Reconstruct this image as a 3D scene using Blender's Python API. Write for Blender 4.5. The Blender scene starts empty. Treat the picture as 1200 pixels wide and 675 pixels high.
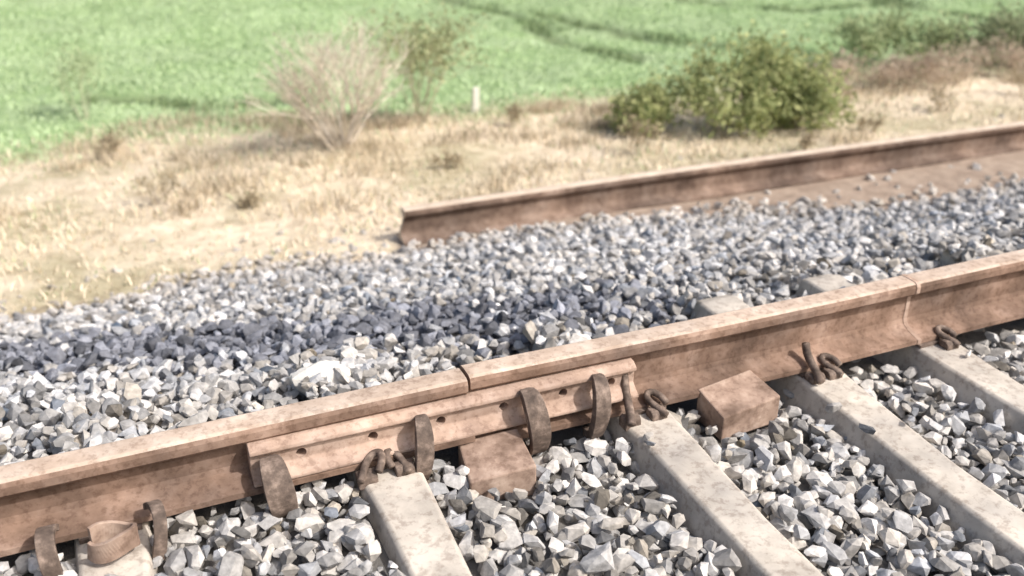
import bpy, bmesh, math, random
import numpy as np
from mathutils import Vector, Matrix
random.seed(7); rng=np.random.default_rng(11)
sc=bpy.context.scene
sc.view_settings.view_transform='Standard'; sc.view_settings.look='None'; sc.view_settings.exposure=0
ANG=math.radians(23.1)
D=np.array([math.cos(ANG),math.sin(ANG)]); N=np.array([-math.sin(ANG),math.cos(ANG)])
def toW(a):
    a=np.asarray(a,float); o=a.copy()
    o[...,0]=a[...,0]*D[0]+a[...,1]*N[0]; o[...,1]=a[...,0]*D[1]+a[...,1]*N[1]; return o
def sn(x,y): return (x*D[0]+y*D[1], x*N[0]+y*N[1])

# ---------------- materials ----------------
def mat(name, rough=0.9):
    m=bpy.data.materials.new(name); m.use_nodes=True
    nt=m.node_tree; b=nt.nodes['Principled BSDF']; b.inputs['Roughness'].default_value=rough
    b.inputs['Specular IOR Level'].default_value=0.2
    return m,nt,b
def nd(nt,t,**k):
    n=nt.nodes.new(t)
    for a,v in k.items(): setattr(n,a,v)
    return n
def noise(nt,scale,detail=4,rough=0.6,vec=None):
    n=nd(nt,'ShaderNodeTexNoise'); n.inputs['Scale'].default_value=scale; n.inputs['Detail'].default_value=detail; n.inputs['Roughness'].default_value=rough
    if vec is None:
        tc=nd(nt,'ShaderNodeTexCoord'); vec=tc.outputs['Object']
    nt.links.new(vec,n.inputs['Vector']); return n
def ramp(nt,src,stops):
    r=nd(nt,'ShaderNodeValToRGB'); cr=r.color_ramp
    cr.elements[0].position=stops[0][0]; cr.elements[0].color=(*stops[0][1],1)
    cr.elements[1].position=stops[-1][0]; cr.elements[1].color=(*stops[-1][1],1)
    for p,c in stops[1:-1]:
        e=cr.elements.new(p); e.color=(*c,1)
    nt.links.new(src,r.inputs[0]); return r
def mix(nt,fac,a,b,mode='MIX'):
    m=nd(nt,'ShaderNodeMix',data_type='RGBA',blend_type=mode)
    for idx,v in ((0,fac),(6,a),(7,b)):
        if isinstance(v,(int,float)): m.inputs[idx].default_value=v
        elif isinstance(v,tuple): m.inputs[idx].default_value=(*v,1)
        else: nt.links.new(v,m.inputs[idx])
    return m.outputs[2]
def bump(nt,b,src,strength=0.4,dist=0.01):
    n=nd(nt,'ShaderNodeBump'); n.inputs['Strength'].default_value=strength; n.inputs['Distance'].default_value=dist
    nt.links.new(src,n.inputs['Height']); nt.links.new(n.outputs[0],b.inputs['Normal'])

def noisy(name,stops,scale,stops2=None,scale2=3,rough=.85,bs=.4,bd=.004,fine=None):
    m,nt,b=mat(name,rough)
    n=noise(nt,scale,5,.65); c=ramp(nt,n.outputs[0],stops).outputs[0]
    if stops2:
        n2=noise(nt,scale2,4,.6); r2=ramp(nt,n2.outputs[0],stops2).outputs[0]
        c=mix(nt,1.0,c,r2,'MULTIPLY')
    if fine:
        n3=noise(nt,fine,3,.7); r3=ramp(nt,n3.outputs[0],[(.36,(.55,.5,.48)),(.5,(1,1,1))]).outputs[0]
        c=mix(nt,.6,c,mix(nt,1.0,c,r3,'MULTIPLY'))
    nt.links.new(c,b.inputs['Base Color']); bump(nt,b,n.outputs[0],bs,bd); return m
V2=[(.38,(.55,.54,.55)),(.62,(1.08,1.04,1.02))]
M_rust=noisy('rust_side',[(.3,(.155,.105,.078)),(.5,(.265,.185,.143)),(.7,(.40,.30,.245))],9,V2,3.2,fine=60)
M_head=noisy('rail_head',[(.3,(.43,.335,.27)),(.5,(.57,.465,.39)),(.7,(.68,.585,.51))],14,[(.35,(.76,.75,.74)),(.65,(1.06,1.04,1.02))],3,rough=.6,bs=.2,fine=50)
M_plate=noisy('rust_plate',[(.3,(.33,.24,.19)),(.5,(.49,.37,.305)),(.7,(.62,.495,.425))],12,[(.36,(.66,.64,.64)),(.64,(1.06,1.04,1.02))],4,fine=55)
M_block=noisy('rust_block',[(.3,(.24,.17,.135)),(.5,(.37,.275,.225)),(.7,(.50,.40,.34))],12,[(.36,(.60,.58,.57)),(.64,(1.06,1.04,1.02))],6,fine=40)
M_clip=noisy('clip_steel',[(.3,(.065,.050,.043)),(.5,(.14,.107,.09)),(.7,(.32,.25,.21))],35,rough=.75)
M_conc=noisy('sleeper_concrete',[(.25,(.40,.37,.33)),(.5,(.58,.54,.485)),(.75,(.70,.66,.60))],9,[(.3,(.60,.60,.62)),(.65,(1.06,1.04,1.02))],3.5,bs=.5,fine=45)
M_old=noisy('old_rail_rust',[(.3,(.14,.10,.08)),(.5,(.235,.175,.14)),(.7,(.34,.27,.225))],7,V2,2,fine=30)
M_oldtop=noisy('old_rail_top',[(.3,(.42,.34,.27)),(.5,(.54,.45,.37)),(.7,(.64,.55,.46))],9)
M_white=noisy('post_paint',[(.3,(.66,.64,.57)),(.7,(.82,.81,.77))],30)
M_rock=noisy('pale_rock',[(.3,(.60,.58,.54)),(.7,(.80,.78,.74))],20,bs=.6,bd=.01)

def attr_mat(name,scale,transl=0.0,rough=.9,lo=.75,hi=1.2,bs=0,det=2):
    m,nt,b=mat(name,rough)
    a=nd(nt,'ShaderNodeAttribute',attribute_name='col')
    n=noise(nt,scale,det,.6); r=ramp(nt,n.outputs[0],[(.3,(lo,lo,lo)),(.7,(hi,hi,hi))]).outputs[0]
    c=mix(nt,1.0,a.outputs['Color'],r,'MULTIPLY'); nt.links.new(c,b.inputs['Base Color'])
    if bs: bump(nt,b,n.outputs[0],bs,.004)
    if transl:
        t=nd(nt,'ShaderNodeBsdfTranslucent'); nt.links.new(c,t.inputs[0])
        ms=nd(nt,'ShaderNodeMixShader'); ms.inputs[0].default_value=transl
        out=nt.nodes['Material Output']
        nt.links.new(b.outputs[0],ms.inputs[1]); nt.links.new(t.outputs[0],ms.inputs[2]); nt.links.new(ms.outputs[0],out.inputs[0])
    return m
M_stone=attr_mat('ballast_stone',60,bs=.5,lo=.70,hi=1.17)
M_leaf=attr_mat('leaf',6,transl=.35,lo=.8,hi=1.15)
M_grass=attr_mat('grass_blade',1.3,lo=.86,hi=1.14)
M_twig=attr_mat('twig',20)

# ---------------- mesh helpers ----------------
def tri_mesh(name,V,F,mats,col=None,smooth=False,parent=None,loc=None):
    V=np.ascontiguousarray(V,dtype=np.float32); F=np.ascontiguousarray(F,dtype=np.int32)
    me=bpy.data.meshes.new(name)
    me.vertices.add(len(V)); me.vertices.foreach_set('co',V.ravel())
    me.loops.add(F.size); me.loops.foreach_set('vertex_index',F.ravel())
    me.polygons.add(len(F)); k=F.shape[1]
    me.polygons.foreach_set('loop_start',np.arange(0,F.size,k,dtype=np.int32))
    me.polygons.foreach_set('loop_total',np.full(len(F),k,dtype=np.int32))
    me.update(calc_edges=True); me.validate()
    me.polygons.foreach_set('use_smooth',np.full(len(me.polygons),smooth,dtype=bool))
    if col is not None:
        a=me.color_attributes.new('col','FLOAT_COLOR','POINT')
        c=np.ones((len(V),4),np.float32); c[:,:3]=col; a.data.foreach_set('color',c.ravel())
    for m in (mats if isinstance(mats,list) else [mats]): me.materials.append(m)
    o=bpy.data.objects.new(name,me); sc.collection.objects.link(o)
    if parent: o.parent=parent
    return o
def empty(name,loc=(0,0,0)):
    e=bpy.data.objects.new(name,None); sc.collection.objects.link(e); e.location=loc; e.empty_display_size=.1; return e
def pymesh(name,V,F,mats,parent=None,midx=None,bevel=0,smooth=False):
    me=bpy.data.meshes.new(name); me.from_pydata([tuple(v) for v in V],[],F)
    for m in (mats if isinstance(mats,list) else [mats]): me.materials.append(m)
    if midx is not None: me.polygons.foreach_set('material_index',midx)
    bm=bmesh.new(); bm.from_mesh(me); bmesh.ops.recalc_face_normals(bm,faces=bm.faces); bm.to_mesh(me); bm.free()
    if smooth:
        me.polygons.foreach_set('use_smooth',[True]*len(me.polygons))
    o=bpy.data.objects.new(name,me); sc.collection.objects.link(o)
    if parent: o.parent=parent
    if bevel:
        b=o.modifiers.new('bevel','BEVEL'); b.width=bevel; b.segments=2; b.limit_method='ANGLE'; b.angle_limit=math.radians(25)
    return o

# ---------------- terrain ----------------
def wob(s,n,f=1.0,ph=0):
    return (np.sin(s*1.7*f+n*.9*f+ph)+np.sin(s*.8*f-n*2.1*f+1.3+ph)+np.sin(s*3.1*f+n*2.7*f+2.1+ph)*.5+np.sin(-s*4.3*f+n*3.9*f+.7+ph)*.35)/2.85
def oldn(s): return 4.34-.018*(s-1.29)          # line of the discarded rail
def toe(s): return np.where(s>1.2,oldn(s)-.04-np.clip((s-1.5)/2.8,0,1)*.50,4.30+.1*np.sin(s*4))
def base_h(s,n):
    s=np.asarray(s,float); n=np.asarray(n,float)
    X=[-60,-8,-3.2,-1.3,2.3,2.6,3.3,4.2,5.2,7.5,9,40,80]
    hA=np.interp(n,X,[-1.2,-.95,-.6,-.072,-.072,-.12,-.33,-.585,-.66,-.78,-.8,-.8,-.8])
    hB=np.interp(n,[-60,-8,-3.2,-1.3,2.25,2.6,3.2,3.75,4.3,5.2,7.5,9,40,80],[-1.2,-.95,-.6,-.072,-.072,-.17,-.43,-.585,-.605,-.66,-.78,-.8,-.8,-.8])
    kk=np.clip((s-1.4)/2.2,0,1); kk=kk*kk*(3-2*kk)
    h=hA*(1-kk)+hB*kk
    inner=np.clip((2.5-n)/.5,0,1)*np.clip((n+1)/.5,0,1)
    h=h+.052*np.clip((.95-s)/.5,0,1)*inner+.018*np.clip((1.5-s)/.3,0,1)*inner
    amp=np.interp(n,[-10,-3,0,2.4,3,4.3,5.5,9,40],[.04,.03,.01,.012,.03,.015,.035,.03,.06])
    h=h+amp*wob(s,n)
    return h
def field_edge(s): return 7.35-.12*s+.12*np.sin(s*1.3)+.08*np.sin(s*3.7+1)
tracks=[[(-.66,12.9),(.2,11.4),(1.15,9.3)],[(.3,11.9),(.87,11.2),(2.2,10.1),(3.4,9.5)],[(4.4,13.6),(4.96,12.6),(5.8,11.2),(7,9.9)],[(-3.6,7.9),(-2.5,7.85),(-1.7,8.0)],[(2.2,12.9),(3.6,12.2),(5,12.9)],[(-.66,12.9),(-2.5,16),(-6,22)]]
def track_w(s,n):
    x=s*D[0]+n*N[0]; y=s*D[1]+n*N[1]; w=np.zeros_like(x)
    x=x+.12*np.sin(y*3.1)+.05*np.sin(y*9.7+x*4); y=y+.10*np.sin(x*4.3)+.04*np.sin(x*11)
    for pl in tracks:
        for (x0,y0),(x1,y1) in zip(pl[:-1],pl[1:]):
            dx,dy=x1-x0,y1-y0; L=dx*dx+dy*dy
            t=np.clip(((x-x0)*dx+(y-y0)*dy)/L,0,1)
            d=np.hypot(x-x0-t*dx,y-y0-t*dy)
            w=np.maximum(w,np.exp(-(d/.12)**2))
    return w
def height(s,n): 
    return base_h(s,n)-.04*track_w(np.asarray(s,float),np.asarray(n,float))
def axis(parts):
    return np.unique(np.concatenate([np.arange(a,b,st) for a,b,st in parts]+[[parts[-1][1]]]))
S=axis([(-600,-60,60),(-60,-12,6),(-12,-4,.5),(-4,12,.07),(12,24,.5),(24,60,6),(60,660,60)])
Nn=axis([(-600,-60,60),(-60,-10,5),(-10,-1,.4),(-1,14,.07),(14,24,.4),(24,60,4),(60,660,60)])
SS,NN=np.meshgrid(S,Nn); Z=height(SS,NN)
Z=Z-.012*((NN>-1)&(NN<toe(SS)-.3))
V=np.stack([SS,NN,Z],-1).reshape(-1,3); w=len(S); hN=len(Nn)
i=np.arange(hN-1)[:,None]*w+np.arange(w-1)[None,:]; i=i.ravel()
F=np.stack([i,i+1,i+w+1,i+w],1)
mg,nt,b=mat('ground_mat',.95)
tc=nd(nt,'ShaderNodeTexCoord'); ob=tc.outputs['Object']
at=nd(nt,'ShaderNodeAttribute',attribute_name='col')   # r: field, g: straw, b: furrow
at2=nd(nt,'ShaderNodeAttribute',attribute_name='bed')
sa=nd(nt,'ShaderNodeSeparateColor'); nt.links.new(at.outputs['Color'],sa.inputs[0])
n1=noise(nt,9,6,.7,ob); n2=noise(nt,1.3,4,.6,ob)
soil=ramp(nt,n1.outputs[0],[(.3,(.22,.165,.13)),(.7,(.42,.34,.275))]).outputs[0]
grit=ramp(nt,n1.outputs[0],[(.3,(.11,.105,.10)),(.7,(.22,.21,.20))]).outputs[0]
soil=mix(nt,at2.outputs['Fac'],soil,grit)
straw=ramp(nt,n1.outputs[0],[(.28,(.42,.35,.26)),(.5,(.62,.54,.425)),(.7,(.75,.67,.55))]).outputs[0]
straw=mix(nt,1.0,straw,ramp(nt,n2.outputs[0],[(.38,(.68,.69,.60)),(.58,(1.04,1.02,1.0))]).outputs[0],'MULTIPLY')
green=ramp(nt,n1.outputs[0],[(.3,(.20,.30,.145)),(.5,(.29,.40,.205)),(.72,(.38,.485,.285))]).outputs[0]
green=mix(nt,1.0,green,ramp(nt,n2.outputs[0],[(.35,(.85,.9,.8)),(.65,(1.1,1.05,1.15))]).outputs[0],'MULTIPLY')
green=mix(nt,sa.outputs[2],green,(.15,.20,.10))
def soft(src):
    m=nd(nt,'ShaderNodeMath',operation='MULTIPLY_ADD'); nt.links.new(n1.outputs[0],m.inputs[0]); m.inputs[1].default_value=1.2; m.inputs[2].default_value=-.6
    a=nd(nt,'ShaderNodeMath',operation='ADD'); nt.links.new(src,a.inputs[0]); nt.links.new(m.outputs[0],a.inputs[1])
    r=nd(nt,'ShaderNodeMapRange'); r.inputs[1].default_value=.25; r.inputs[2].default_value=.75; nt.links.new(a.outputs[0],r.inputs[0]); return r.outputs[0]
c=mix(nt,soft(sa.outputs[1]),soil,straw); c=mix(nt,soft(sa.outputs[0]),c,green)
nt.links.new(c,b.inputs['Base Color']); bump(nt,b,n1.outputs[0],.6,.03)
s_,n_=V[:,0],V[:,1]
r_=np.clip((n_-field_edge(s_))/.9+.5,0,1)
g_=np.clip((n_-np.where(s_>1.2,oldn(s_)+.2,4.2))/.5+.5,0,1); g_=np.maximum(g_,np.clip((-2.6-n_)/.6,0,1))
r_=np.maximum(r_,np.clip((-9-n_)/2,0,1))
ground=tri_mesh('ground_terrain',V,F,mg,col=np.stack([r_,g_,track_w(s_,n_)],1),smooth=True)
ba=ground.data.attributes.new('bed','FLOAT','POINT'); ba.data.foreach_set('value',np.clip((toe(s_)-.15-n_)/.2,0,1).astype(np.float32))
ground.rotation_euler=(0,0,ANG)

# ---------------- sleepers ----------------
R0=1.82; R1=R0-1.75
SLP=[-5.35,-4.75,-4.15,-3.55,-2.95,-2.35,-1.8,-1.25,-.70,-.14,.44,1.10,1.64,2.05,2.66]+[2.66+.6*k for k in range(1,16)]
def sz(s): return .038 if s<.6 else (.014 if s<1.3 else 0.0)
def prism(name,prof,s0,s1,mats,midx=None,parent=None,bevel=0,n0=R0,stations=None,flip=-1,dz=0,dn=0):
    k=len(prof); V=[]; F=[]; mi=[]
    st=stations or [(s0,0,0),(s1,dz,dn)]
    for (s,a,b_) in st:
        for o,z in prof: V.append(toW([s,n0+flip*o+b_,z+a]))
    steps=len(st)-1
    for j in range(steps):
        for q in range(k):
            F.append([j*k+q,j*k+(q+1)%k,(j+1)*k+(q+1)%k,(j+1)*k+q]); mi.append(0 if midx is None else midx[q])
    F.append(list(range(k))); F.append([steps*k+q for q in range(k)][::-1]); mi+= [0,0]
    return pymesh(name,V,F,mats,parent,mi,bevel)
for s in SLP:
    e=empty('concrete_sleeper',(0,0,0))
    secs=[(-.52,.065,.115,-.012),(-.48,.072,.12,0),(-.1,.07,.12,0),(.3,.066,.12,-.002),(.55,.055,.11,-.012),(.95,.056,.11,-.010),(1.3,.054,.11,-.012),(1.6,.062,.12,-.002),(1.72,.068,.125,0),(2.22,.068,.125,0),(2.26,.06,.118,-.012)]
    V=[];F=[]; tilt=random.uniform(-.006,.006); skew=random.uniform(-.012,.012); zz0=sz(s)
    for (n,wt,wb,z) in secs:
        c0=s+skew*(n-1.8)+random.gauss(0,.0015); z=z+zz0*(1 if n>.6 else 0)+random.gauss(0,.001)
        for o,zz in ((-wb,-.2),(-wt,z-.006),(-wt+.008,z),(wt-.008,z),(wt,z-.006),(wb,-.2)):
            V.append(toW([c0+o,n,zz+(tilt if zz>-.1 else 0)*(n-1.8)/1.0]))
    k=6
    for j in range(len(secs)-1):
        for q in range(k): F.append([j*k+q,j*k+(q+1)%k,(j+1)*k+(q+1)%k,(j+1)*k+q])
    F.append(list(range(k))); F.append([(len(secs)-1)*k+q for q in range(k)])
    pymesh('sleeper_body',V,F,M_conc,e,bevel=.003)
    for rc in (R0,R1):
        zo=sz(s) if rc==R0 else 0
        pad=[(-.085,.0005+zo),(-.085,.009+zo),(.085,.009+zo),(.085,.0005+zo)]
        prism('rubber_pad',pad,s-.06,s+.06,M_clip,parent=e,n0=rc)

# ---------------- rails ----------------
def railprof(z0=.010,sc_=1.0,zs=1.0):
    half=[(0.0,.172),(.024,.171),(.032,.167),(.036,.158),(.036,.140),(.030,.133),(.013,.126),(.009,.115),(.0085,.05),(.013,.036),(.03,.025),(.075,.0125),(.076,.0)]
    p=[(o*sc_,z0+(z if zs==1 else (z if z<.03 else .172*zs-(.172-z)*(1 if z>.11 else zs)))*sc_) for o,z in half]
    return p+[(-o,z) for o,z in p[::-1][:-1]]
RP=railprof(); k=len(RP)
midx=[0]*k; midx[0]=midx[1]=1; midx[-1]=midx[-2]=1
GAP=.655
rr=empty('running_rail'); prism('rail_length',railprof(.048,1,.83),-40,GAP-.003,[M_rust,M_head],midx,rr)
rr2=empty('running_rail')
prism('rail_length',railprof(.0225),0,0,[M_rust,M_head],midx,rr2,n0=R0+.003,stations=[(GAP+.004,0,0),(1.3,-.009,-.001),(1.7,-.0120,-.002),(2.2,-.0122,-.001),(70,-.0122,0)])
rr3=empty('running_rail'); prism('rail_length',railprof(.010),-40,70,[M_rust,M_head],midx,rr3,n0=R1)
wc=[(o+(.0022 if o>0 else -.0022),z+(.001 if z>.1 else 0)) for o,z in railprof(.0108)]
prism('weld_bead',wc,1.985,1.998,[M_plate],parent=rr2,n0=R0+.002)

# fishplate with open bolt holes
fp=empty('fishplate')
PP=[(.012,.139),(.040,.137),(.056,.124),(.057,.113),(.046,.104),(.045,.066),(.058,.050),(.074,.038),(.074,.028),(.030,.036),(.012,.052)]
PP=[(o,.064+(z-.028)*.80) for o,z in PP]
plate=prism('near_plate',PP,.15,1.085,[M_plate],parent=fp,bevel=.0025,dz=-.006)
cut=[]
for s in (.26,.42,.58,.735,.89,1.02):
    bpy.ops.mesh.primitive_cylinder_add(radius=.0115,depth=.12,vertices=20)
    c=bpy.context.object; p=toW([s,R0-.05,.108-.006*(s-.15)]); c.location=p; c.rotation_euler=(math.pi/2,0,ANG); cut.append(c)
bpy.ops.object.select_all(action='DESELECT')
for c in cut: c.select_set(True)
bpy.context.view_layer.objects.active=cut[0]; bpy.ops.object.join(); cutter=bpy.context.object
bm_=plate.modifiers.new('holes','BOOLEAN'); bm_.object=cutter; bm_.solver='EXACT'
bpy.context.view_layer.update()
dg=bpy.context.evaluated_depsgraph_get(); me2=bpy.data.meshes.new_from_object(plate.evaluated_get(dg))
plate.modifiers.clear(); plate.data=me2; bpy.data.objects.remove(cutter)
prism('far_plate',PP,.15,1.085,[M_plate],parent=fp,flip=1,bevel=.0025,dz=-.006)

# ---------------- swept tubes / bars ----------------
def tube(name,pts,rad,sides=8,m=M_clip,parent=None,flat=None,wfun=None):
    pts=[Vector(p) for p in pts]
    for _ in range(2):
        q=[pts[0]]
        for a,b_ in zip(pts[:-1],pts[1:]): q+= [a*.75+b_*.25,a*.25+b_*.75]
        q.append(pts[-1]); pts=q
    V=[];F=[]; prev=None
    for i_,p in enumerate(pts):
        t=(pts[min(i_+1,len(pts)-1)]-pts[max(i_-1,0)]).normalized()
        if flat is not None:
            u=Vector(flat).normalized(); u=(u-u.dot(t)*t).normalized()
        else:
            if prev is None: prev=Vector((0.3,.2,.9))
            u=(prev-prev.dot(t)*t).normalized(); prev=u
        v=t.cross(u)
        if flat is not None:
            wd,th=rad
            if wfun: wd=wd*wfun(i_/(len(pts)-1)); 
            for a,b2 in ((-1,-1),(1,-1),(1,1),(-1,1)): V.append(p+u*wd*a*.5+v*th*b2*.5)
        else:
            for j in range(sides):
                an=2*math.pi*j/sides; V.append(p+(u*math.cos(an)+v*math.sin(an))*rad)
    kk=4 if flat is not None else sides
    for i_ in range(len(pts)-1):
        for j in range(kk): F.append([i_*kk+j,i_*kk+(j+1)%kk,(i_+1)*kk+(j+1)%kk,(i_+1)*kk+j])
    F.append(list(range(kk))); F.append([(len(pts)-1)*kk+j for j in range(kk)])
    return pymesh(name,V,F,m,parent,smooth=flat is None,bevel=.003 if flat is not None else 0)
def L(s,o,z,n0=R0): return tuple(toW([s,n0-o,z]))
def eclip(s,dirn=1,rot=0,n0=R0,side=1,lift=0,sc_=.8,prong=0,rad=.009):
    e=empty('rail_clip'); zo=sz(s) if n0==R0 else 0
    P=[(0,.140,.014),(.0,.11,.022),(0,.085,.026),(.006,.064,.031),(.020,.058,.036),(.032,.068,.037),(.036,.092,.032),(.033,.112,.022)]
    if prong: P=[(0,.150,.018),(0,.12,.032),(0,.09,.040),(.002,.062,.050),(.004,.048,.066+prong),(.006,.046,.080+prong)]
    c,s_=math.cos(rot),math.sin(rot); Q=[]
    for a,o,z in P:
        a*=dirn*sc_; oo=(o-.1)*sc_; a2=a*c-oo*s_; o2=a*s_+oo*c+.095
        Q.append(L(s+a2,side*o2,z*sc_+lift+zo,n0))
    tube('spring_bar',Q,rad,8,M_clip,e)
    hs=[(.125,-.01+zo),(.122,.015+zo),(.114,.022+zo),(.095,.022+zo),(.088,.016+zo),(.088,-.01+zo)]
    prism('shoulder',hs,s-.022,s+.022,[M_clip],parent=e,n0=n0,flip=-side,bevel=.003)
    return e
def jaw(s,h=.125,tilt=0,o0=.062,wd=.042,reach=.075,th=.02):
    e=empty('rail_clamp')
    P=[L(s+tilt,o0-.004,h),L(s+tilt*.8,o0+.018,h+.006),L(s+tilt*.6,o0+reach*.62,h*.86),L(s+tilt*.3,o0+reach*.85,h*.55),L(s,o0+reach*.80,.03),L(s,o0+reach*.5,-.01),L(s,o0-.01,-.02)]
    tube('clamp_strap',P,(wd,th),m=M_clip,parent=e,flat=(D[0],D[1],0),wfun=lambda t:.65+.7*math.sin(math.pi*min(1,t*1.1)))
    return e
jaw(.20,.115,-.012,.06,.045,.085)
jaw(.51,.13,.02,.058,.030,.07)
jaw(.80,.135,-.014,.058,.038,.07,.022)
jaw(.955,.130,.020,.058,.030,.065,.022)
eclip(.385,1,.5,lift=.004,sc_=1.0); eclip(.47,-1,-.1,sc_=.85)
eclip(1.045,-1,.35,lift=.004,sc_=1.05,prong=.012,rad=.011); eclip(1.12,1,-.35,lift=.002,sc_=.95)
for j,s in enumerate(SLP[12:]):
    if j%2==0: eclip(s-.035,-1,.25,sc_=.95,prong=.004,rad=.011)
    eclip(s+.022,1,-.35,lift=.001,sc_=.9)
for s in SLP[:9]: eclip(s,1,.1)
for s in SLP:
    eclip(s,1,0,side=-1); eclip(s,-1,0,n0=R1); eclip(s,1,0,n0=R1,side=-1)
e=empty('bent_clip_loop')
pts=[L(-.135+.045*math.cos(a),.15+.03*math.sin(a),.080+.008*math.sin(a*2)) for a in np.linspace(-2.6,2.9,12)]
tube('loop_band',pts,(.045,.008),m=M_block,parent=e,flat=(0,0,1))
for (s,dd,w0) in ((-.245,-.005,.035),(-.06,.012,.026)):
    e=empty('rail_clamp')
    pts=[L(s,.075,.085),L(s+dd,.10,.106),L(s+dd*1.5,.137,.10),L(s+dd,.162,.06),L(s,.155,.01)]
    tube('clamp_strap',pts,(w0,.014),m=M_clip,parent=e,flat=(D[0],D[1],0))

def block(s,o,z,ls,lo,h,rot,tz=.006):
    c,s_=math.cos(rot),math.sin(rot); V=[]
    for zz in (z-h,z):
        for a,b_ in ((-1,-1),(1,-1),(1,1),(-1,1)):
            x=a*ls/2*(1+.04*b_); y=b_*lo/2
            V.append(L(s+x*c-y*s_,o+x*s_+y*c,zz+((tz*a-.010*b_) if zz==z else 0)))
    F=[[0,1,2,3],[4,5,6,7],[0,1,5,4],[1,2,6,5],[2,3,7,6],[3,0,4,7]]
    return pymesh('steel_packing_block',V,F,M_block,bevel=.004)
block(.680,.130,.040,.150,.13,.085,.10)
block(1.355,.112,.028,.175,.115,.085,-.08)

# ---------------- discarded rail behind ----------------
orl=empty('discarded_rail')
V0=railprof(-.597,1.0)
V=[];F=[];mi=[]; steps=12
for j in range(steps+1):
    s=1.26+j*16/steps
    for o,z in V0: V.append(toW([s+(.02 if j==0 and z>-.5 else 0),oldn(s)+.06-o,z+.006*math.sin(j*1.3)-.010*min(j,4)/4]))
for j in range(steps):
    for q in range(k): F.append([j*k+q,j*k+(q+1)%k,(j+1)*k+(q+1)%k,(j+1)*k+q]); mi.append(midx[q])
F.append(list(range(k))); F.append([steps*k+q for q in range(k)][::-1]); mi+=[1,0]
pymesh('rail_length',V,F,[M_old,M_oldtop],orl,mi)
# ---------------- stones ----------------
protos=[]
for k_ in range(48):
    pts=rng.normal(size=(rng.integers(14,23),3)); pts/=np.linalg.norm(pts,axis=1)[:,None]
    pts*=rng.uniform(.80,1.06,(len(pts),1)); pts*=np.array([1.18,.9,.70])*rng.uniform(.82,1.18,3)
    bm=bmesh.new(); vs=[bm.verts.new(p) for p in pts]
    r=bmesh.ops.convex_hull(bm,input=vs); 
    bmesh.ops.delete(bm,geom=[v for v in bm.verts if not v.link_faces],context='VERTS')
    bmesh.ops.triangulate(bm,faces=bm.faces); bm.verts.index_update()
    protos.append((np.array([v.co[:] for v in bm.verts]),np.array([[v.index for v in f.verts] for f in bm.faces]))); bm.free()
def randrot(n):
    q=rng.normal(size=(n,4)); q/=np.linalg.norm(q,axis=1)[:,None]; w_,x,y,z=q.T
    return np.stack([1-2*(y*y+z*z),2*(x*y-z*w_),2*(x*z+y*w_),2*(x*y+z*w_),1-2*(x*x+z*z),2*(y*z-x*w_),2*(x*z-y*w_),2*(y*z+x*w_),1-2*(x*x+y*y)],1).reshape(n,3,3)
def stones(name,P,size,col):
    Vs=[];Fs=[];Cs=[];off=0; kidx=rng.integers(0,len(protos),len(P)); R=randrot(len(P))
    for k_,(pv,pf) in enumerate(protos):
        idx=np.where(kidx==k_)[0]
        if not len(idx): continue
        v=np.einsum('nij,vj->nvi',R[idx],pv)*size[idx][:,None,None]
        v[:,:,2]*=.85
        v+=P[idx][:,None,:]; m_=len(pv)
        f=pf[None]+(np.arange(len(idx))*m_)[:,None,None]+off
        Vs.append(v.reshape(-1,3)); Fs.append(f.reshape(-1,3)); Cs.append(np.repeat(col[idx],m_,0)); off+=len(idx)*m_
    return tri_mesh(name,toW(np.concatenate(Vs)),np.concatenate(Fs),M_stone,col=np.concatenate(Cs))
Ps=[];Sz=[]
for layer,(sp,dz,keep) in enumerate([(.038,-.002,1),(.041,.020,.95),(.062,.036,.5),(.030,.012,.25)]):
    g=np.stack(np.meshgrid(np.arange(-2.0,6.8,sp),np.arange(-.8,5.2,sp)),-1).reshape(-1,2)
    g=g+rng.uniform(-.45,.45,g.shape)*sp
    g=g[rng.random(len(g))<keep]
    s,n=g[:,0],g[:,1]
    edge=toe(s)+.08*wob(s,n,3)
    pk=np.clip((edge+.12-n)/.35,0,1); pk=np.where(n>edge, np.maximum(pk,.14*np.exp(-(n-edge)/.3)*(layer==0)),pk)
    ok=rng.random(len(g))<pk
    if layer==3: size=rng.uniform(.008,.014,len(g))
    else: size=rng.uniform(.015,.030,len(g))*np.where(rng.random(len(g))<.10,1.35,1)
    z=height(s,n)+dz+rng.uniform(-.008,.010,len(g))
    for q in SLP:
        near=np.abs(s-q)
        far_lim=1.97 if (q<1.3 or q>2.3) else 2.27
        inside=(near<.068+size*.55)&(n<far_lim)&(n>-.55)
        ok&=~inside
        over=(near<.085+size*.5)&(n>=far_lim)&(n<2.30)
        z=np.where(over,np.maximum(z,sz(q)+size*.45+rng.uniform(-.004,.006,len(g))),z)
    for rc in (R0,R1):
        d=np.abs(n-rc); ok&=~((d<.03+size)) 
        top=.045 if rc==R0 else .01
        ok&=~((d<.085+size*.5)&(z+size*.6>np.where(s<.65,top,.01)))
    ok&=~((np.abs(s-.680)<.083)&(n<R0-.03)&(n>R0-.200)); ok&=~((np.abs(s-1.355)<.095)&(n<R0-.03)&(n>R0-.175))
    ok&=~((np.abs(n-oldn(s)-.06)<.085)&(s>1.22))
    Ps.append(np.stack([s,n,z],1)[ok]); Sz.append(size[ok])
ex=[]
for _ in range(34):
    q=random.choice([-.14,-.14,-.14,.44,1.10,1.64,2.05]); ex.append((q+random.uniform(-.1,.1),random.uniform(.9,1.62) if q<0 else random.choice([random.uniform(1.45,1.66),random.uniform(1.95,2.3)]),.012+sz(q)))
Ps.append(np.array(ex)); Sz.append(rng.uniform(.010,.022,len(ex)))
P=np.concatenate(Ps); Sz=np.concatenate(Sz)
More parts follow.
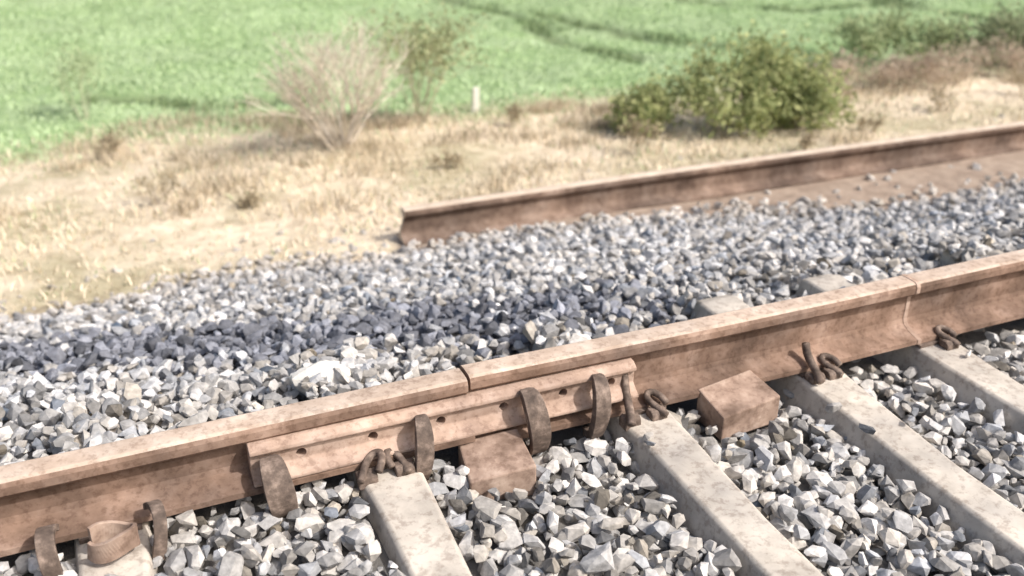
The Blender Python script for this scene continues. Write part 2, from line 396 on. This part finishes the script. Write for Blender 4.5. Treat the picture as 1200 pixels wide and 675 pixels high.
s,n=P[:,0],P[:,1]; m_=len(P)
v=np.clip(rng.normal(.40,.125,m_),.12,.76)
tint=rng.normal(0,.014,(m_,1))*np.array([[1,.2,-1]])
col=v[:,None]*np.array([[1.0,.975,.955]])+tint
far=np.clip((n-2.0)/.6,0,1)[:,None]
col=col*(1-far)+far*(v[:,None]*1.03*np.array([[.985,.985,1.005]])+tint)
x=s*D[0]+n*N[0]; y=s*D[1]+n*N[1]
shade_band=np.exp(-((y-2.76-.05*np.sin(x*2.3))/.29)**4)*np.clip((.60-x)/.4,0,1)
mask=(rng.random(m_)<shade_band*.95)[:,None]
col=np.where(mask,v[:,None]*np.array([[.46,.485,.57]]),col)  # shadow band across the ballast, painted as darker bluish stone colours
du=np.clip((n-toe(s)+.38)/.4,0,1)[:,None]*.5
col=col*(1-du)+du*np.array([[.50,.445,.38]])
col=np.clip(col,.04,.85)
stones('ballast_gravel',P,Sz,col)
# pale rock
bm=bmesh.new(); bmesh.ops.create_icosphere(bm,subdivisions=3,radius=1)
from mathutils import noise as mn
for v_ in bm.verts:
    d=1+.4*mn.noise(v_.co*1.3)+.12*mn.noise(v_.co*4); v_.co=Vector((v_.co.x*.09*d,v_.co.y*.06*d,v_.co.z*.055*d))
me=bpy.data.meshes.new('pale_rock'); bm.to_mesh(me); bm.free(); me.materials.append(M_rock)
o=bpy.data.objects.new('pale_rock',me); sc.collection.objects.link(o); o.location=(-.48,2.17,.02)

# ---------------- grass ----------------
def blades(name,P,h,wd,lean,col,m=M_grass,parent=None):
    n_=len(P); an=rng.uniform(0,2*np.pi,n_); la=rng.uniform(0,2*np.pi,n_); ln=lean*rng.random(n_)*h
    wx=np.cos(an)*wd/2; wy=np.sin(an)*wd/2; lx=np.cos(la)*ln; ly=np.sin(la)*ln
    def pt(ax,lz,hz): return np.stack([P[:,0]+wx*ax+lx*lz,P[:,1]+wy*ax+ly*lz,P[:,2]+h*hz],1)
    V=np.stack([pt(-1,0,-.05),pt(1,0,-.05),pt(-.7,.35,.55),pt(.7,.35,.55),pt(0,1,.95)],1).reshape(-1,3)
    b0=(np.arange(n_)*5)[:,None,None]; F=(b0+np.array([[0,1,3],[0,3,2],[2,3,4]])[None]).reshape(-1,3)
    return tri_mesh(name,V,F,m,col=np.repeat(col,5,0),parent=parent)
def pick(n_,a,b_,j=.1):
    t=rng.random((n_,1)); return np.clip((np.array([a])*(1-t)+np.array([b_])*t)*(1+rng.normal(0,j,(n_,1))),.01,.95)
g=np.stack([rng.uniform(-5,13,130000),rng.uniform(4.1,8.6,130000)],1); s,n=g.T
fe=field_edge(s)
cl=np.clip(wob(s,n,1.7,2)*.5+.5,0,1)
keep=(rng.random(len(g))<(.15+.85*cl**1.5))&(n<fe+.4)&(n>np.where(s>1.2,oldn(s)+.18,4.2)+.25*rng.random(len(g)))
g=g[keep]; s,n=g.T; fe=fe[keep]; cl=cl[keep]
P=toW(np.stack([s,n,height(s,n)],1)); hh=rng.uniform(.015,.055,len(g))*(.6+.8*cl)
c_=pick(len(g),(.78,.70,.57),(.59,.51,.39)); gm=(rng.random(len(g))<.12+.4*np.clip((n-fe+.8),0,1))[:,None]
c_=np.where(gm,pick(len(g),(.47,.50,.33),(.37,.43,.26)),c_)
blades('dry_grass',P,hh,rng.uniform(.005,.012,len(g)),1.6,c_)
tx=[]
for _ in range(70):
    a=random.uniform(-4,10); b_=random.uniform(4.9,7.3)-.1*max(a,0)*.9
    if b_<4.65: continue
    rr_=random.uniform(.05,.18); m2=int(600*rr_*2.2)
    tx.append(np.stack([a+rng.normal(0,rr_,m2),b_+rng.normal(0,rr_*.6,m2)],1))
for (x0,y0,rr_) in ((-1.45,7.15,.22),(-.9,7.0,.15),(-2.6,7.2,.25),(-1.9,7.25,.2),(.75,7.45,.16),(.3,7.5,.12)):
    a,b_=sn(x0,y0); tx.append(np.stack([a+rng.normal(0,rr_,420),b_+rng.normal(0,rr_*.45,420)],1))
g=np.concatenate(tx); g=g[g[:,1]>4.6]
blades('dry_tussocks',toW(np.stack([g[:,0],g[:,1],height(g[:,0],g[:,1])],1)),rng.uniform(.03,.12,len(g)),rng.uniform(.004,.010,len(g)),1.0,pick(len(g),(.62,.53,.41),(.40,.35,.25)))
# crop
g=np.stack([rng.uniform(-6,19,180000),rng.uniform(6,19,180000)],1); s,n=g.T
tw=track_w(s,n); keep=(n>field_edge(s)+rng.normal(0,.22,len(g)))&(rng.random(len(g))>tw*.7)
g=g[keep]; s,n=g.T; tw=tw[keep]
P=toW(np.stack([s,n,height(s,n)],1))
c_=pick(len(g),(.36,.475,.27),(.475,.595,.38),.05); c_=c_*(1-.5*tw[:,None])*(1+.10*wob(s,n,.7,4))[:,None]
blades('green_crop',P,rng.uniform(.018,.042,len(g)),rng.uniform(.012,.022,len(g)),1.6,np.clip(c_,0,.9))
pp=[]
for pl in tracks[:5]:
    for (x0,y0),(x1,y1) in zip(pl[:-1],pl[1:]):
        k_=int(np.hypot(x1-x0,y1-y0)*60); t=rng.random(k_); gate=np.sin(t*9+x0*3)>-.2
        t=t[gate]; q=np.stack([x0+(x1-x0)*t+rng.normal(0,.09,len(t)),y0+(y1-y0)*t+rng.normal(0,.06,len(t))],1); pp.append(q)
q=np.concatenate(pp); q=np.repeat(q,5,0); q=q+rng.normal(0,.03,q.shape); ss_=q@D; nn_=q@N
blades('furrow_weeds',np.stack([q[:,0],q[:,1],height(ss_,nn_)],1),rng.uniform(.03,.09,len(q)),rng.uniform(.008,.016,len(q)),1.1,pick(len(q),(.15,.22,.11),(.26,.34,.17)))

# ---------------- shrubs ----------------
def gz(x,y):
    s_,n_=sn(x,y); return float(height(np.array([s_]),np.array([n_]))[0])
class Plant:
    def __init__(self): self.V=[];self.F=[];self.tips=[];self.off=0
    def seg(self,a,b_,ra,rb):
        t=(b_-a).normalized(); u=t.orthogonal().normalized(); v=t.cross(u)
        for p,r in ((a,ra),(b_,rb)):
            for j in range(4):
                an=j*math.pi/2; self.V.append(tuple(p+(u*math.cos(an)+v*math.sin(an))*r))
        for j in range(4):
            o=self.off; self.F.append([o+j,o+(j+1)%4,o+4+(j+1)%4]); self.F.append([o+j,o+4+(j+1)%4,o+4+j])
        self.off+=8
    def grow(self,p,d,l,r,depth,spread,up,taper=.82):
        segs=3; 
        for k_ in range(segs):
            d=(d+Vector((random.gauss(0,.13),random.gauss(0,.13),random.gauss(0,.08)+up*.08))).normalized()
            q=p+d*l/segs; self.seg(p,q,r,r*taper); p=q; r*=taper
            if depth<=1: self.tips.append(p.copy())
            if depth>0 and k_>0 and random.random()<.8:
                dd=(d+Vector((random.gauss(0,spread),random.gauss(0,spread),random.gauss(0,spread*.6)))).normalized()
                self.grow(p,dd,l*random.uniform(.5,.75),r*.7,depth-1,spread,up,taper)
        if depth>0:
            for _ in range(2):
                dd=(d+Vector((random.gauss(0,spread),random.gauss(0,spread),random.gauss(0,spread*.6)))).normalized()
                self.grow(p,dd,l*random.uniform(.55,.8),r*.75,depth-1,spread,up,taper)
def leaves(name,C,size,col,parent,elong=1.7):
    n_=len(C); R=randrot(n_); q=np.array([[-.5*elong,0,0],[0,-.32,.08],[.5*elong,0,0],[0,.32,.08]])
    V=np.einsum('nij,vj->nvi',R,q)*size[:,None,None]+C[:,None,:]
    F=((np.arange(n_)*4)[:,None,None]+np.array([[0,1,2],[0,2,3]])[None]).reshape(-1,3)
    tri_mesh(name,V.reshape(-1,3),F,M_leaf,col=np.repeat(col,4,0),parent=parent)
def shrub(name,x,y,stems,length,rad,depth,spread,fan,twigcol,per_tip=0,lsize=(.02,.035),colA=(.1,.16,.05),colB=(.2,.28,.1),jit=.04,up=.5,base_r=.05,frac=1.0,squash=(1,1,1),spots=None,taper=.82):
    e=empty(name,(0,0,0)); pl=Plant(); z=gz(x,y)-.02; B=Vector((x,y,z))
    for k_ in range(stems):
        a=random.uniform(0,2*math.pi); f=random.uniform(.15,1)*fan
        d=Vector((math.cos(a)*f,math.sin(a)*f*.8,1)).normalized()
        p=B+Vector((math.cos(a),math.sin(a),0))*base_r*random.random(); ls=1
        if spots:
            dx,dy,ls=spots[k_%len(spots)]; p=p+Vector((dx,dy,0))
        pl.grow(p,d,length*ls*random.uniform(.75,1.1),rad,depth,spread,up,taper)
    V=np.array(pl.V); sq=np.array(squash); V=(V-np.array(B))*sq+np.array(B); V[:,2]=np.maximum(V[:,2],z)
    tw=pick(len(V)//8,twigcol,tuple(c*.7 for c in twigcol))
    tri_mesh('branches',V,np.array(pl.F),M_twig,col=np.repeat(tw,8,0),parent=e)
    if per_tip:
        T=(np.array([t[:] for t in pl.tips])-np.array(B))*sq+np.array(B)
        T=T[rng.random(len(T))<frac]
        C=np.repeat(T,per_tip,0)+rng.normal(0,jit,(len(T)*per_tip,3)); C[:,2]=np.maximum(C[:,2],z+.02)
        cl_=np.repeat(rng.random(len(T)),per_tip)[:,None]*.6+rng.random((len(C),1))*.4
        cc=np.array([colA])*(1-cl_)+np.array([colB])*cl_
        leaves('foliage',C,rng.uniform(*lsize,len(C)),cc,e)
    return e
shrub('bare_shrub',-1.16,6.35,24,.36,.008,3,.36,.85,(.84,.76,.66),per_tip=1,lsize=(.012,.022),colA=(.45,.43,.30),colB=(.62,.58,.45),jit=.03,frac=.15,taper=.9)
shrub('olive_shrub',-.70,7.1,12,.37,.006,3,.45,.6,(.52,.46,.35),per_tip=1,lsize=(.02,.038),colA=(.30,.35,.18),colB=(.50,.52,.32),jit=.04,frac=.6)
shrub('leafy_bush',1.53,6.82,30,.275,.006,3,.5,.9,(.40,.34,.25),per_tip=2,lsize=(.024,.046),colA=(.17,.23,.09),colB=(.60,.62,.32),jit=.05,base_r=.13,frac=.72,squash=(1,.85,.88),
  spots=[(-.58,-.05,.48),(-.40,0,.62),(-.18,.02,.85),(.10,.05,1.1),(.27,.05,1.22),(.42,.05,1.0),(.64,.02,.7),(.02,-.18,.65),(.36,-.15,.65),(.55,-.1,.6)])
shrub('leafy_bush',3.45,9.1,10,.21,.006,3,.5,.9,(.4,.34,.25),per_tip=2,lsize=(.03,.05),colA=(.26,.33,.17),colB=(.48,.54,.32),jit=.06,base_r=.40,frac=.6)
shrub('leafy_bush',4.55,8.95,10,.2,.006,3,.5,.9,(.4,.34,.25),per_tip=2,lsize=(.03,.05),colA=(.20,.25,.14),colB=(.40,.43,.27),jit=.06,base_r=.42,frac=.65)
shrub('leafy_bush',5.8,9.4,10,.24,.006,3,.5,.9,(.4,.34,.25),per_tip=2,lsize=(.03,.05),colA=(.20,.25,.14),colB=(.38,.41,.26),jit=.06,base_r=.35,frac=.75)
for (x,y,l) in ((2.75,7.95,.12),(3.25,8.15,.11),(3.65,8.2,.13),(4.25,8.45,.13),(4.9,8.6,.14)):
    shrub('dry_brush',x,y,7,l,.004,3,.5,1.0,(.58,.48,.39),per_tip=1,lsize=(.015,.028),colA=(.46,.37,.29),colB=(.66,.57,.47),jit=.05,base_r=.2,frac=.8)
shrub('pale_sapling',-3.3,7.3,6,.33,.004,2,.35,.4,(.58,.58,.42),per_tip=2,lsize=(.015,.03),colA=(.38,.48,.27),colB=(.52,.6,.38),jit=.05)
for (x,y,l) in ((.83,6.2,.13),(0.0,6.94,.08),(3.2,7.1,.09),(4.1,7.64,.13),(-2.05,5.3,.11),(-2.7,6.3,.1),(-1.5,5.2,.05),(1.9,6.1,.07),(-.4,5.9,.06),(2.5,6.6,.06)):
    shrub('dry_weed',x,y,5,l,.0035,2,.4,.45,(.42,.34,.25),per_tip=1,lsize=(.012,.024),colA=(.34,.28,.19),colB=(.50,.43,.31),jit=.02,base_r=.05,frac=.8)
# marker post
pz=gz(-.29,7.5)
bm=bmesh.new(); bmesh.ops.create_cube(bm,size=1)
for v_ in bm.verts:
    tp=.85 if v_.co.z>0 else 1; v_.co=Vector((v_.co.x*.06*tp,v_.co.y*.04*tp,(v_.co.z+.5)*.22))
bmesh.ops.bevel(bm,geom=[e_ for e_ in bm.edges],offset=.006,segments=2,affect='EDGES')
me=bpy.data.meshes.new('marker_post'); bm.to_mesh(me); bm.free(); me.materials.append(M_white)
o=bpy.data.objects.new('marker_post',me); sc.collection.objects.link(o); o.location=(-.29,7.5,pz-.02); o.rotation_euler=(0,.03,.3)

# ---------------- light / sky / camera ----------------
el=math.radians(46); hx,hy=.93,-.37; az=math.atan2(hx,hy)
ts=Vector((math.sin(az)*math.cos(el),math.cos(az)*math.cos(el),math.sin(el)))
sl=bpy.data.lights.new('sun','SUN'); sl.energy=4.1; sl.angle=math.radians(1.5); sl.color=(1,.96,.91)
so=bpy.data.objects.new('sun',sl); sc.collection.objects.link(so); so.rotation_euler=(-ts).to_track_quat('-Z','Y').to_euler(); so.location=(3,-2,8)
w_=bpy.data.worlds.new('World'); sc.world=w_; w_.use_nodes=True; nt=w_.node_tree
sky=nt.nodes.new('ShaderNodeTexSky'); sky.sky_type='NISHITA'; sky.sun_disc=False; sky.sun_elevation=el; sky.sun_rotation=az; sky.dust_density=7; sky.air_density=1.3
bg=nt.nodes['Background']; nt.links.new(sky.outputs[0],bg.inputs[0]); bg.inputs[1].default_value=.15
cd=bpy.data.cameras.new('camera'); cd.lens=34.08; cd.sensor_width=36; cd.clip_end=2000; cd.clip_start=.05
cd.dof.use_dof=True; cd.dof.focus_distance=2.15; cd.dof.aperture_fstop=2.2
co=bpy.data.objects.new('camera',cd); sc.collection.objects.link(co); co.location=(0,0,1.35)
co.rotation_euler=(math.radians(90-26),0,0); sc.camera=co
